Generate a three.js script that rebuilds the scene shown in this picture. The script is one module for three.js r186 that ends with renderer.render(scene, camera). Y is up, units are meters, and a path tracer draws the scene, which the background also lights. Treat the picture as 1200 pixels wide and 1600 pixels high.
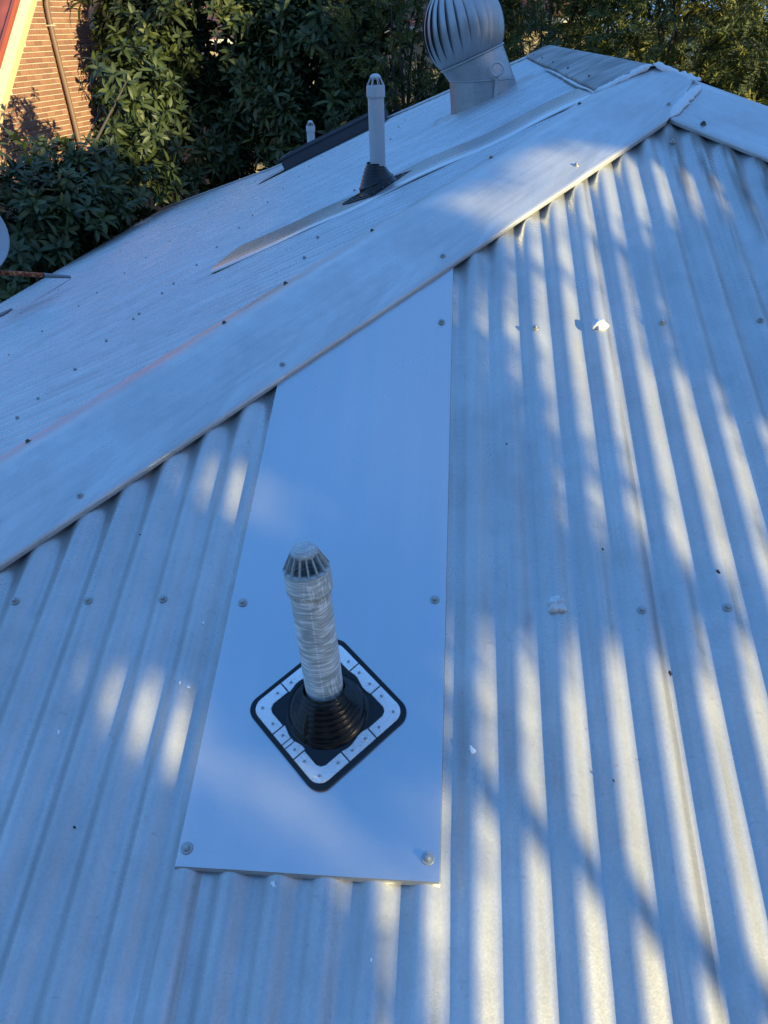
import * as THREE from 'three';
import { mergeGeometries, mergeVertices } from 'three/addons/utils/BufferGeometryUtils.js';
import { RoundedBoxGeometry } from 'three/addons/geometries/RoundedBoxGeometry.js';

// ------------------------------------------------------------------ camera, sky, sun, exposure
const scene = new THREE.Scene();
const camera = new THREE.PerspectiveCamera(66.42, 0.75, 0.05, 900);
camera.position.set(-0.6334, 0.1505, 3.1727);
camera.rotation.set(-0.54685, 0.12551, -0.06351, 'YXZ');
scene.add(camera);
const renderer = new THREE.WebGLRenderer({ antialias: true });
renderer.setSize(768, 1024);
renderer.toneMapping = THREE.LinearToneMapping;
renderer.toneMappingExposure = 2.0;
renderer.shadowMap.enabled = true;

const SUN = new THREE.Vector3(0.802, 0.208, 0.5575).normalize();
function skyNoise(x, y, s) {
  const h = (a, b) => { let k = Math.imul(a | 0, 374761393) ^ Math.imul(b | 0, 668265263) ^ Math.imul(s, 69069); k = Math.imul(k ^ (k >>> 13), 1274126177); return ((k ^ (k >>> 16)) >>> 0) / 4294967296; };
  const xi = Math.floor(x), yi = Math.floor(y), fx = x - xi, fy = y - yi, u = fx * fx * (3 - 2 * fx), w = fy * fy * (3 - 2 * fy);
  return (h(xi, yi) * (1 - u) + h(xi + 1, yi) * u) * (1 - w) + (h(xi, yi + 1) * (1 - u) + h(xi + 1, yi + 1) * u) * w;
}
function makeSky() {
  const W = 512, H = 256, d = new Float32Array(W * H * 4), v = new THREE.Vector3();
  for (let j = 0; j < H; j++) for (let i = 0; i < W; i++) {
    const el = ((j + 0.5) / H - 0.5) * Math.PI, az = ((i + 0.5) / W - 0.5) * 2 * Math.PI;
    v.set(Math.cos(el) * Math.cos(az), Math.sin(el), Math.cos(el) * Math.sin(az));
    const e = Math.max(0, v.y), k = Math.pow(e, 0.5), cs = Math.max(0, v.dot(SUN));
    const glow = 0.35 * Math.pow(cs, 6) * (1 - 0.6 * k) + 0.9 * Math.pow(cs, 60);
    let r = 0.17 * (1 - k) + 0.066 * k, g = 0.365 * (1 - k) + 0.222 * k, b = 0.70 * (1 - k) + 0.575 * k;
    if (v.y > 0.03) {                                                // thin streaks of high cloud
      const cx = v.x / (v.y + 0.25), cz = v.z / (v.y + 0.25), q = cx * 0.8 + cz * 0.6, p = cz * 0.8 - cx * 0.6;
      const n1 = skyNoise(q * 1.6 + 31, p * 5 + 31, 7), n2 = skyNoise(q * 4 + 11, p * 11 + 57, 8), n3 = skyNoise(q * 0.9 + 5, p * 1.3 + 9, 9);
      let c = (n1 * 0.6 + n2 * 0.4 - 0.46) * 2.4 * (0.35 + n3); c = Math.max(0, Math.min(1, c)) * Math.min(1, (v.y - 0.03) * 8);
      r += (0.30 - r) * c * 0.3; g += (0.40 - g) * c * 0.3; b += (0.66 - b) * c * 0.3;
    }
    r += glow * 0.9; g += glow * 0.62; b += glow * 0.34;
    if (v.y < 0) { const q = Math.min(1, -v.y * 6); r = r * (1 - q) + 0.10 * q; g = g * (1 - q) + 0.10 * q; b = b * (1 - q) + 0.09 * q; }
    d.set([r, g, b, 1], (j * W + i) * 4);
  }
  const t = new THREE.DataTexture(d, W, H, THREE.RGBAFormat, THREE.FloatType);
  t.mapping = THREE.EquirectangularReflectionMapping; t.magFilter = THREE.LinearFilter; t.minFilter = THREE.LinearFilter; t.wrapS = THREE.RepeatWrapping; t.needsUpdate = true;
  return t;
}
const skyTex = makeSky();
scene.background = skyTex; scene.environment = skyTex;
const sun = new THREE.DirectionalLight(new THREE.Color().setRGB(1, 0.84, 0.43), 5);
sun.position.copy(SUN).multiplyScalar(60); sun.target.position.set(0, 0, 0); sun.castShadow = true;
sun.shadow.mapSize.set(4096, 4096); sun.shadow.radius = 1; sun.shadow.bias = -0.0005;
Object.assign(sun.shadow.camera, { left: -22, right: 22, top: 18, bottom: -18, near: 1, far: 140 });
scene.add(sun, sun.target);

// ------------------------------------------------------------------ helpers
let seed = 20240611;
const rnd = () => { seed = (seed + 0x6D2B79F5) | 0; let t = Math.imul(seed ^ (seed >>> 15), 1 | seed); t = (t + Math.imul(t ^ (t >>> 7), 61 | t)) ^ t; return ((t ^ (t >>> 14)) >>> 0) / 4294967296; };
const rr = (a, b) => a + (b - a) * rnd();
const V = (x, y, z) => new THREE.Vector3(x, y, z);
const rgb = (r, g, b) => new THREE.Color().setRGB(r, g, b);
const clamp = (x, a, b) => Math.min(b, Math.max(a, x));
const sstep = (a, b, x) => { const t = clamp((x - a) / (b - a), 0, 1); return t * t * (3 - 2 * t); };
const hash = (x, y, s) => { let h = Math.imul(x | 0, 374761393) ^ Math.imul(y | 0, 668265263) ^ Math.imul(s | 0, 2147483629); h = Math.imul(h ^ (h >>> 13), 1274126177); return ((h ^ (h >>> 16)) >>> 0) / 4294967296; };
function vnoise(x, y, px, py, s) {           // value noise, periodic over px, py lattice cells
  const xi = Math.floor(x), yi = Math.floor(y), fx = x - xi, fy = y - yi, u = fx * fx * (3 - 2 * fx), w = fy * fy * (3 - 2 * fy);
  const m = (a, p) => ((a % p) + p) % p, X0 = m(xi, px), X1 = m(xi + 1, px), Y0 = m(yi, py), Y1 = m(yi + 1, py);
  return (hash(X0, Y0, s) * (1 - u) + hash(X1, Y0, s) * u) * (1 - w) + (hash(X0, Y1, s) * (1 - u) + hash(X1, Y1, s) * u) * w;
}
function tex(w, h, srgb, fn) {
  const d = new Uint8Array(w * h * 4);
  for (let j = 0; j < h; j++) for (let i = 0; i < w; i++) {
    const c = fn(i / w, j / h), o = (j * w + i) * 4, a = Array.isArray(c) ? c : [c, c, c];
    for (let k = 0; k < 3; k++) d[o + k] = clamp(Math.round(a[k] * 255), 0, 255);
    d[o + 3] = 255;
  }
  const t = new THREE.DataTexture(d, w, h, THREE.RGBAFormat);
  t.wrapS = t.wrapT = THREE.RepeatWrapping; t.magFilter = THREE.LinearFilter; t.minFilter = THREE.LinearMipmapLinearFilter; t.generateMipmaps = true;
  if (srgb) t.colorSpace = THREE.SRGBColorSpace;
  t.needsUpdate = true; return t;
}
const rep = (t, x, y) => { const c = t.clone(); c.repeat.set(x, y); c.needsUpdate = true; return c; };
const used = {};
function numbered(n) { if (used[n] === undefined) { used[n] = 0; return n; } used[n]++; return n + '_' + String(used[n]).padStart(3, '0'); }
function thing(name, label, category, pos = [0, 0, 0], group) {
  const o = new THREE.Group(); o.name = numbered(name); o.position.set(...pos); o.userData = { label, category };
  if (group) o.userData.group = group;
  scene.add(o); return o;
}
function part(name, geo, mat, parent, kind) {
  const m = new THREE.Mesh(geo, mat); m.name = name; m.castShadow = m.receiveShadow = true;
  if (kind) m.userData.kind = kind;
  parent.add(m); return m;
}
function basis(o, x, y, z) { o.quaternion.setFromRotationMatrix(new THREE.Matrix4().makeBasis(x, y, z)); return o; }
function grid(nu, nv, fn, uvf) {             // indexed surface, fn(i, j) -> [x, y, z]
  const p = [], uv = [], idx = [];
  for (let j = 0; j <= nv; j++) for (let i = 0; i <= nu; i++) { const a = fn(i, j); p.push(...a); uv.push(...(uvf ? uvf(i, j) : [i / nu, j / nv])); }
  for (let j = 0; j < nv; j++) for (let i = 0; i < nu; i++) { const a = j * (nu + 1) + i, b = a + 1, c = a + nu + 1, e = c + 1; idx.push(a, c, b, b, c, e); }
  const g = new THREE.BufferGeometry();
  g.setAttribute('position', new THREE.Float32BufferAttribute(p, 3)); g.setAttribute('uv', new THREE.Float32BufferAttribute(uv, 2));
  g.setIndex(idx); g.computeVertexNormals(); return g;
}
function tube(points, r0, r1, seg = 8, sides = 7) {
  const c = new THREE.CatmullRomCurve3(points), n = Math.max(2, seg), fr = c.computeFrenetFrames(n, false);
  return grid(sides, n, (i, j) => {
    const t = j / n, q = c.getPointAt(t), r = r0 + (r1 - r0) * t, a = -i / sides * 2 * Math.PI;
    q.addScaledVector(fr.normals[j], Math.cos(a) * r).addScaledVector(fr.binormals[j], Math.sin(a) * r); return [q.x, q.y, q.z];
  });
}
const box = (w, h, d, x = 0, y = 0, z = 0) => new THREE.BoxGeometry(w, h, d).translate(x, y, z);
const plain = g => { for (const k of Object.keys(g.attributes)) if (!['position', 'normal', 'uv'].includes(k)) g.deleteAttribute(k); return g.index ? g.toNonIndexed() : g; };
const merge = list => mergeGeometries(list.map(plain));

// ------------------------------------------------------------------ textures and materials
const metalTex = tex(1024, 1024, true, (u, v) => {
  const st = vnoise(u * 220, v * 6, 220, 6, 1), s2 = vnoise(u * 70, v * 3, 70, 3, 2), bl = vnoise(u * 9, v * 9, 9, 9, 3), b2 = vnoise(u * 34, v * 34, 34, 34, 4);
  const gr = hash(u * 1024, v * 1024, 5), g2 = vnoise(u * 340, v * 340, 340, 340, 6), spot = vnoise(u * 150, v * 150, 150, 150, 7);
  let c = 0.86 + 0.03 * (st - 0.5) + 0.035 * (s2 - 0.5) + 0.06 * (bl - 0.5) + 0.04 * (b2 - 0.5) + 0.035 * (gr - 0.5) + 0.035 * (g2 - 0.5);
  if (spot > 0.93) c -= (spot - 0.93) * 1.2;
  return [c, c, c * 0.992];
});
const metalRough = tex(512, 512, false, (u, v) => 0.5 + 0.22 * (vnoise(u * 40, v * 8, 40, 8, 11) - 0.5) + 0.2 * (vnoise(u * 12, v * 12, 12, 12, 12) - 0.5) + 0.12 * (hash(u * 512, v * 512, 13) - 0.5));
const metalBump = tex(1024, 1024, false, (u, v) => 0.5 + 0.3 * (vnoise(u * 420, v * 420, 420, 420, 21) - 0.5) + 0.5 * (hash(u * 1024, v * 1024, 22) - 0.5));
const R1 = 0.8;   // repeats per metre
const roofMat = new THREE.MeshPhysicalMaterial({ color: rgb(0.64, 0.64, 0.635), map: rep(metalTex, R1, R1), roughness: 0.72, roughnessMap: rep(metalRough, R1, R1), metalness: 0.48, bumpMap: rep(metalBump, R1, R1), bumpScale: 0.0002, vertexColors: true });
const longMat = roofMat.clone(); longMat.roughness = 0.58; longMat.metalness = 0.6; longMat.bumpScale = 0.00004; longMat.color = rgb(0.72, 0.72, 0.72);
const agedTex = tex(256, 1024, true, (u, v) => {                     // rain-washed streaks that run down the slope
  const a = vnoise(u * 3, v * 90, 3, 90, 15), b = vnoise(u * 4, v * 260, 4, 260, 16), c = vnoise(u * 3, v * 14, 3, 14, 17), f = hash(u * 256, v * 1024, 18);
  let k = 0.60 + 0.22 * (a - 0.5) + 0.16 * (b - 0.5) + 0.22 * (c - 0.5) + 0.05 * (f - 0.5); if (b > 0.8) k += (b - 0.8) * 1.5;
  return [k, k * 0.99, k * 0.96];
});
const agedMat = new THREE.MeshPhysicalMaterial({ color: rgb(0.72, 0.72, 0.72), map: rep(agedTex, 3, 0.6), roughness: 0.6, metalness: 0.3 });
const capMat = new THREE.MeshPhysicalMaterial({ color: rgb(0.70, 0.70, 0.70), map: rep(metalTex, 1.1, 1.1), roughness: 0.8, roughnessMap: rep(metalRough, 1.1, 1.1), metalness: 0.45, bumpMap: rep(metalBump, 1.1, 1.1), bumpScale: 0.0002 });
const sheetTex = tex(512, 512, true, (u, v) => { const c = 0.9 + 0.03 * (vnoise(u * 5, v * 5, 5, 5, 31) - 0.5) + 0.008 * (vnoise(u * 140, v * 3, 140, 3, 32) - 0.5) + 0.02 * (hash(u * 512, v * 512, 33) - 0.5) - 0.5 * Math.max(0, vnoise(u * 130, v * 130, 130, 130, 34) - 0.965); return [c, c, c]; });
const sheetRough = tex(256, 256, false, (u, v) => 0.5 + 0.05 * (vnoise(u * 8, v * 8, 8, 8, 35) - 0.5) + 0.12 * (vnoise(u * 3, v * 3, 3, 3, 36) - 0.5));
const sheetMat = new THREE.MeshPhysicalMaterial({ color: rgb(0.66, 0.67, 0.68), map: sheetTex, roughness: 0.5, roughnessMap: sheetRough, metalness: 0.78 });
const stripMat = new THREE.MeshPhysicalMaterial({ color: rgb(0.74, 0.74, 0.73), map: sheetTex, roughness: 0.55, roughnessMap: sheetRough, metalness: 0.75 });
const screwMat = new THREE.MeshStandardMaterial({ color: rgb(0.40, 0.40, 0.38), roughness: 0.5, metalness: 0.6 });
const screwOld = new THREE.MeshStandardMaterial({ color: rgb(0.13, 0.115, 0.09), roughness: 0.7, metalness: 0.4 });
const rubberMat = new THREE.MeshPhysicalMaterial({ color: rgb(0.008, 0.0085, 0.0095), roughness: 0.2, specularIntensity: 0.7 });
const aluMat = new THREE.MeshPhysicalMaterial({ color: rgb(0.88, 0.89, 0.9), roughness: 0.24, metalness: 1, bumpMap: rep(metalBump, 6, 6), bumpScale: 0.0012 });
const pvcMat = new THREE.MeshPhysicalMaterial({ color: rgb(0.55, 0.57, 0.57), roughness: 0.35, map: rep(sheetTex, 2, 2) });
const strokeTex = tex(512, 512, true, (u, v) => {
  const w = vnoise(u * 9, v * 9, 9, 9, 44) * 0.06, a = 0.55 * vnoise(u * 9 + w * 20, v * 90 + w * 60, 9, 90, 41) + 0.45 * vnoise(u * 16, v * 170 + w * 60, 16, 170, 46), b = 0.5 * vnoise(u * 70 + w * 20, v * 8, 70, 8, 42) + 0.5 * vnoise(u * 150, v * 16, 150, 16, 47), c0 = vnoise(u * 5, v * 5, 5, 5, 43), f = hash(u * 512, v * 512, 45);
  let c = 0.76 + 0.14 * (c0 - 0.5) + 0.05 * (f - 0.5);
  c += 0.2 * sstep(0.45, 0.75, a) * sstep(0.2, 0.5, c0) - 0.1 * sstep(0.5, 0.2, a) + 0.22 * sstep(0.48, 0.75, b) * sstep(0.3, 0.65, 1 - c0);
  c += 0.22 * sstep(0.007, 0.003, Math.abs(u - 0.71 + 0.004 * (a - 0.5))) * sstep(0.3, 0.5, a);
  return [c * 0.98, c, c * 0.985];
});
const strokeMat = new THREE.MeshPhysicalMaterial({ color: rgb(0.86, 0.87, 0.86), map: strokeTex, roughness: 0.45, metalness: 0.0, bumpMap: strokeTex, bumpScale: 0.0012 });
const sealMat = new THREE.MeshPhysicalMaterial({ color: rgb(0.86, 0.87, 0.87), roughness: 0.45, map: rep(metalTex, 8, 8) });

// ------------------------------------------------------------------ ground
const GY = -4.75;
const grassTex = tex(512, 512, true, (u, v) => { const a = vnoise(u * 12, v * 12, 12, 12, 51), b = vnoise(u * 90, v * 90, 90, 90, 52), c = hash(u * 512, v * 512, 53); const k = 0.55 + 0.35 * (a - 0.5) + 0.4 * (b - 0.5) + 0.2 * (c - 0.5); return [k * 0.62, k * 0.66, k * 0.3]; });
const lawnMat = new THREE.MeshStandardMaterial({ color: rgb(0.55, 0.55, 0.5), map: rep(grassTex, 260, 260), roughness: 1 });
{
  const g = part('lawn', new THREE.PlaneGeometry(800, 800, 1, 1).rotateX(-Math.PI / 2), lawnMat, scene); g.position.y = GY;
  g.userData = { kind: 'structure', label: 'green lawn and earth around the houses', category: 'lawn' };
}

// ------------------------------------------------------------------ the house and its corrugated roof
const TH = 0.36893, ct = Math.cos(TH), st = Math.sin(TH), tt = Math.tan(TH), LR = 4.07, EA = 5.35, PITCH = 0.0762, I0 = 6.1453, DEPTH = 0.0165;
const SB = EA / ct;
const bell = s => s > 3.2 ? 0.043 * (s - 3.2) * ct : 0;            // the lower part of the roof kicks out a little
const faces = {
  A: { x: V(1, 0, 0), y: V(0, ct, st), z: V(0, -st, ct), o: V(0, 0, 0), top: a => Math.abs(a) / ct, a0: -EA, a1: EA, off: -I0 * PITCH, lap: 2.38 },
  B: { x: V(0, 0, 1), y: V(-st, ct, 0), z: V(-ct, -st, 0), o: V(0, 0, 0), top: a => (a > 0 ? a : a < -LR ? -LR - a : 0) / ct, a0: -LR - EA, a1: EA, off: 0.02, lap: 3.4 },
  C: { x: V(0, 0, -1), y: V(st, ct, 0), z: V(ct, -st, 0), o: V(0, 0, 0), top: a => (a < 0 ? -a : a > LR ? a - LR : 0) / ct, a0: -EA, a1: LR + EA, off: 0.01, lap: 4.4 },
  D: { x: V(-1, 0, 0), y: V(0, ct, -st), z: V(0, -st, -ct), o: V(0, 0, -LR), top: a => Math.abs(a) / ct, a0: -EA, a1: EA, off: 0, lap: 2.4 },
};
const onFace = (f, a, n, s) => V(0, 0, 0).addScaledVector(f.x, a).addScaledVector(f.y, n + bell(s)).addScaledVector(f.z, s).add(f.o);
const house = thing('house', 'house under a hipped roof of weathered grey corrugated steel', 'house', [0, GY, 0]);
const inHouse = p => p.clone().sub(house.position);

const screwGeo = merge([
  new THREE.CylinderGeometry(0.0078, 0.0085, 0.0022, 14).translate(0, 0.0011, 0),
  new THREE.CylinderGeometry(0.0046, 0.0048, 0.0048, 6).translate(0, 0.0046, 0),
  new THREE.SphereGeometry(0.0036, 8, 3, 0, Math.PI * 2, 0, Math.PI / 2).scale(1, 0.4, 1).translate(0, 0.007, 0)]);
function screw(parent, pos, normal, mat, k = 1) {
  const m = part('screw', screwGeo, mat, parent); m.position.copy(pos); m.scale.setScalar(k);
  m.quaternion.setFromUnitVectors(V(0, 1, 0), normal); m.rotateY(rnd() * 6.28); m.rotateX(rr(-0.08, 0.08)); return m;
}
const sheetOf = {};
function roofFace(key, rows) {
  const f = faces[key], list = sheetOf[key] = [], w = 10 * PITCH, per = rows > 20 ? 12 : 10;
  const first = Math.ceil((f.a0 - (f.off + f.lap * PITCH)) / w), last = Math.ceil((f.a1 - (f.off + f.lap * PITCH)) / w);
  for (let k = first; k <= last; k++) {
    const end = f.off + (f.lap + 10 * k) * PITCH, e1 = Math.min(end, f.a1), e0 = Math.max(end - w - 0.8 * PITCH, f.a0);
    if (e1 - e0 < 0.05) continue;
    const nu = Math.round((e1 - e0) / PITCH * per), du = rnd() * 3, dv = rnd() * 3, wob = rnd() * 50;
    const P = [], U = [], Cc = [], I = [];
    for (let j = 0; j <= rows; j++) for (let i = 0; i <= nu; i++) {
      const a = e0 + (e1 - e0) * i / nu, s0 = Math.min(f.top(a) + 0.015, SB - 0.01), q = j / rows, s = s0 + (SB - s0) * (rows > 20 ? Math.pow(q, 1.25) : q);
      const ph = (a - f.off) / PITCH * 2 * Math.PI, c = Math.cos(ph), prof = Math.sign(c) * Math.pow(Math.abs(c), 0.92);
      let n = (key === 'B' ? 0.025 : DEPTH) / 2 * (prof - 1) + 0.0016 * (vnoise(a * 3 + wob, s * 2.2, 999, 999, 61) - 0.5) + 0.0012 * (vnoise(a * 14 + wob, s * 5, 999, 999, 62) - 0.5);
      if (e1 - a < 0.5 * PITCH && e1 === end) n += 0.0022 * sstep(0.5 * PITCH, 0.15 * PITCH, e1 - a);
      P.push(a, n + bell(s), s); U.push(a + du, s + dv);
      // dirt and rust gathered in the flutes under the far capping, and dark weathering streaks
      let r = 1, g = 1, b = 1;
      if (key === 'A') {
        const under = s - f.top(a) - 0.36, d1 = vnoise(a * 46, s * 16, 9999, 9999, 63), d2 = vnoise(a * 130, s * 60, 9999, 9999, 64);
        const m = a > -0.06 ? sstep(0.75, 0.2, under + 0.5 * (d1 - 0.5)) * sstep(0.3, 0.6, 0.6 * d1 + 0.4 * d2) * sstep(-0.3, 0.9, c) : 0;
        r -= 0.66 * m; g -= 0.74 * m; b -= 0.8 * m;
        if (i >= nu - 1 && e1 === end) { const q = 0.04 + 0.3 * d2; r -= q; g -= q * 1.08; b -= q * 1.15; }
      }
      Cc.push(r, g, b);
    }
    for (let j = 0; j < rows; j++) for (let i = 0; i < nu; i++) { const A = j * (nu + 1) + i, B = A + 1, Cq = A + nu + 1, D = Cq + 1; I.push(A, Cq, B, B, Cq, D); }
    const g = new THREE.BufferGeometry();
    g.setAttribute('position', new THREE.Float32BufferAttribute(P, 3)); g.setAttribute('uv', new THREE.Float32BufferAttribute(U, 2)); g.setAttribute('color', new THREE.Float32BufferAttribute(Cc, 3));
    g.setIndex(I); g.computeVertexNormals();
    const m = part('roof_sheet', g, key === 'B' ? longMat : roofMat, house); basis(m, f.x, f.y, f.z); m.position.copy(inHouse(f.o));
    list.push({ m, e0: end - w, e1: end });
  }
}
roofFace('A', 52); roofFace('B', 16); roofFace('C', 8); roofFace('D', 8);
function roofScrew(key, a, s, mat, k = 1, n = 0) {
  const f = faces[key], sh = sheetOf[key].find(q => a >= q.e0 && a < q.e1) || sheetOf[key][0];
  screw(sh.m, V(a, n + 0.0005 + bell(s), s), V(0, 1, 0), mat, k);
}
const crest = (f, i) => f.off + i * PITCH;
// rows of screws on the near face, on the crests
for (const [z, list] of [[1.2575, [0, 4, 7, 10, 13]], [2.002, [-16, -14, -12, -10, 2, 4, 7, 9, 12, 15]], [2.78, [-20, -17, -14, -11, -8, -5, -2, 1, 4, 7, 10, 13, 16]], [3.55, [-24, -20, -16, -12, -8, -4, 0, 4, 8, 12, 16]], [0.46, [6.19]]])
  for (const i of list) roofScrew('A', crest(faces.A, Math.round(i)), z / ct + rr(-0.006, 0.006), screwMat, 1.05);
// and on the long face
const f2 = faces.B;
for (const [x, zs] of [[1.16, [0.32, 0.63, -0.58, -1.2, -1.9, -2.6, -3.3, -3.9]], [1.96, [1.13, 1.04, 0.79, 0.51, 0.22, 0.14, -0.15, -0.26, -0.62, -1.0, -1.4, -1.8, -2.3, -2.8, -3.3, -3.9, -4.5]], [3.0, [1.6, 1.2, 0.8, 0.3, -0.2, -0.55, -0.92, -1.34, -1.69, -2.1, -2.6, -3.1, -3.6, -4.2, -4.8, -5.4, -6]], [4.0, [0.8, 0.2, -0.5, -1.1, -1.8, -2.4, -3, -3.7, -4.4, -5, -5.8, -6.6, -7.2]], [4.95, [-1.2, -1.9, -2.5, -3.1, -3.7, -4.3, -5, -5.7, -6.3, -7, -7.7, -8.4]]])
  for (const z of zs) { const i = Math.round((z - f2.off) / PITCH); roofScrew('B', crest(f2, i), x / ct + rr(-0.015, 0.015), screwMat, 0.8); }

// small flecks of paint, sealant and leaf litter stuck to the near face
{
  const white = new THREE.MeshStandardMaterial({ color: rgb(0.8, 0.81, 0.8), roughness: 0.6 }), dark = new THREE.MeshStandardMaterial({ color: rgb(0.03, 0.025, 0.02), roughness: 0.9 });
  const spots = [[-0.930, 2.468, 0.007, 1], [-1.139, 2.167, 0.006, 1], [-1.155, 2.161, 0.004, 1], [-0.626, 2.261, 0.008, 1], [-1.139, 2.044, 0.005, 1], [-1.360, 2.251, 0.006, 1], [-0.280, 2.115, 0.006, 0], [-0.165, 1.926, 0.005, 0], [-0.370, 1.873, 0.004, 0], [-0.771, 2.555, 0.004, 1], [-0.55, 1.62, 0.003, 0], [-1.28, 2.4, 0.004, 0], [-0.4, 2.3, 0.003, 0], [-1.32, 1.85, 0.004, 0]];
  spots.forEach(([x, z, r, w], k) => {
    const f = faces.A, sh = sheetOf.A.find(q => x >= q.e0 && x < q.e1), c = Math.cos((x - f.off) / PITCH * 2 * Math.PI), slope = -DEPTH / 2 * Math.sin((x - f.off) / PITCH * 2 * Math.PI) * 2 * Math.PI / PITCH;
    const g = new THREE.IcosahedronGeometry(1, 2), a = g.attributes.position;
    for (let i = 0; i < a.count; i++) { const an = Math.atan2(a.getZ(i), a.getX(i)) * 2 + 9 + k * 13, e = r * (0.35 + 0.9 * vnoise(an, 1, 999, 999, 77)); a.setXYZ(i, a.getX(i) * e * 0.6, a.getY(i) * 0.0012, a.getZ(i) * e); }
    const gg = mergeVertices(plain(g)); gg.computeVertexNormals();
    const m = part('fleck', gg, w ? white : dark, sh.m); m.position.set(x, DEPTH / 2 * (Math.sign(c) * Math.pow(Math.abs(c), 0.92) - 1) + 0.0004, z / ct); m.rotation.set(0, rnd() * 1, Math.atan(slope));
  });
}

// cappings over hips and ridge: two wings, a soft fold, turned-down edges
function capping(name, p0, p1, fa, fb, wa, wb, lift, ends) {
  const dir = p1.clone().sub(p0), len = dir.length(); dir.normalize();
  const wing = f => { const w = f.z.clone().sub(dir.clone().multiplyScalar(f.z.dot(dir))).normalize(); return w; };
  const da = wing(fa), db = wing(fb), sec = [];
  const add = (d, n, w, h) => sec.push([d, n, w, h]);
  add(da, fa.y, wa + 0.004, -0.0135); add(da, fa.y, wa + 0.004, -0.005); add(da, fa.y, wa + 0.001, -0.0005); add(da, fa.y, wa - 0.007, 0.0003); add(da, fa.y, wa * 0.66, 0.0004); add(da, fa.y, wa * 0.33, 0.0006); add(da, fa.y, 0.062, 0.001); add(da, fa.y, 0.043, 0.0003); add(da, fa.y, 0.023, -0.0022); 
  sec.push([da, fa.y.clone().add(fb.y).normalize(), 0, -0.0062]);
  add(db, fb.y, 0.023, -0.0022); add(db, fb.y, 0.043, 0.0003); add(db, fb.y, 0.062, 0.001); add(db, fb.y, wb * 0.6, 0.0006); add(db, fb.y, wb - 0.007, 0.0003); add(db, fb.y, wb + 0.001, -0.0005); add(db, fb.y, wb + 0.004, -0.005); add(db, fb.y, wb + 0.004, -0.0135);
  const nv = 60, along = sec.map((q, i) => i ? q[2] : 0);
  const g = grid(sec.length - 1, nv, (i, j) => {
    const [d, n, w, h] = sec[i], t = j / nv * len, c = p0.clone().addScaledVector(dir, t);
    const s0 = ends ? ends(d === da ? 0 : 1, w) : 0, tEff = s0 + (len - s0) * j / nv;
    const q = p0.clone().addScaledVector(dir, tEff).addScaledVector(d, w);
    const fall = bell(-(q.y) / st);
    const wv = 0.0012 * (vnoise(tEff * 6, i * 0.7 + 3, 999, 999, 71) - 0.5) + 0.0025 * (vnoise(tEff * 1.7, i * 0.3, 999, 999, 72) - 0.5);
    q.addScaledVector(n, h + lift + fall + wv * (i > 0 && i < sec.length - 1 ? 1 : 1)); return [q.x, q.y - GY, q.z];
  }, (i, j) => [(i < 9 ? sec[i][2] : -sec[i][2]) + 0.4, j / nv * len]);
  return part(name, g, name === 'ridge_capping' ? agedMat : capMat, house);
}
const hipEnd = (sx, z0, sz) => V(sx * EA, -EA * tt, z0 + sz * EA);
const P0 = V(0, 0, 0), Q0 = V(0, 0, -LR);
const WA = 0.25;
// at the peak the wings of a hip capping run on to meet the next one
const capL = capping('hip_capping', P0, hipEnd(-1, 0, 1), faces.A, faces.B, WA, 0.12, 0.0145, (side, w) => side === 0 ? (w < 0.2 ? 0.08 * w : 0.016 + (w - 0.2) / 0.05 * 0.258) : w * 0.15);
const capR = capping('hip_capping', P0, hipEnd(1, 0, 1), faces.A, faces.C, WA, 0.2, 0.011, (side, w) => side === 0 ? 0.11 + w * 0.3 : 0);
const capFL = capping('hip_capping', Q0, hipEnd(-1, -LR, -1), faces.D, faces.B, 0.2, 0.16, 0.013, null);
const capFR = capping('hip_capping', Q0, hipEnd(1, -LR, -1), faces.D, faces.C, 0.2, 0.2, 0.013, null);
const capT = capping('ridge_capping', V(0, 0, 0.03), V(0, 0, -LR - 0.03), faces.B, faces.C, 0.19, 0.2, 0.018, null);
for (const [x, y, z] of [[-1.0845, -0.5319, 1.3912], [-1.4734, -0.6792, 1.7723], [-0.703, -0.3796, 0.9973], [-0.3137, -0.2235, 0.5937], [0.0044, -0.1002, 0.2747]]) screw(capL, inHouse(V(x, y + 0.010, z)), faces.A.y, screwMat, 1);
screw(capR, inHouse(V(0.0894, -0.1385, 0.3963)), faces.A.y, screwOld, 1.1); screw(capR, inHouse(V(0.36, -0.2445, 0.67)), faces.A.y, screwOld, 1.1);
for (const [x, z] of [[-1.274, 1.2], [-1.678, 1.58], [-1.137, 1.03], [-0.913, 0.81], [-0.562, 0.45], [-0.262, 0.158]]) screw(capL, inHouse(V(x, x * tt + 0.0155, z)), faces.B.y, screwOld, 1);
for (const z of [-0.5, -1.3, -2.1, -2.9, -3.7]) screw(capT, inHouse(V(-0.15, -0.15 * tt + 0.0195, z)), faces.B.y, screwOld, 0.9);

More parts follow.
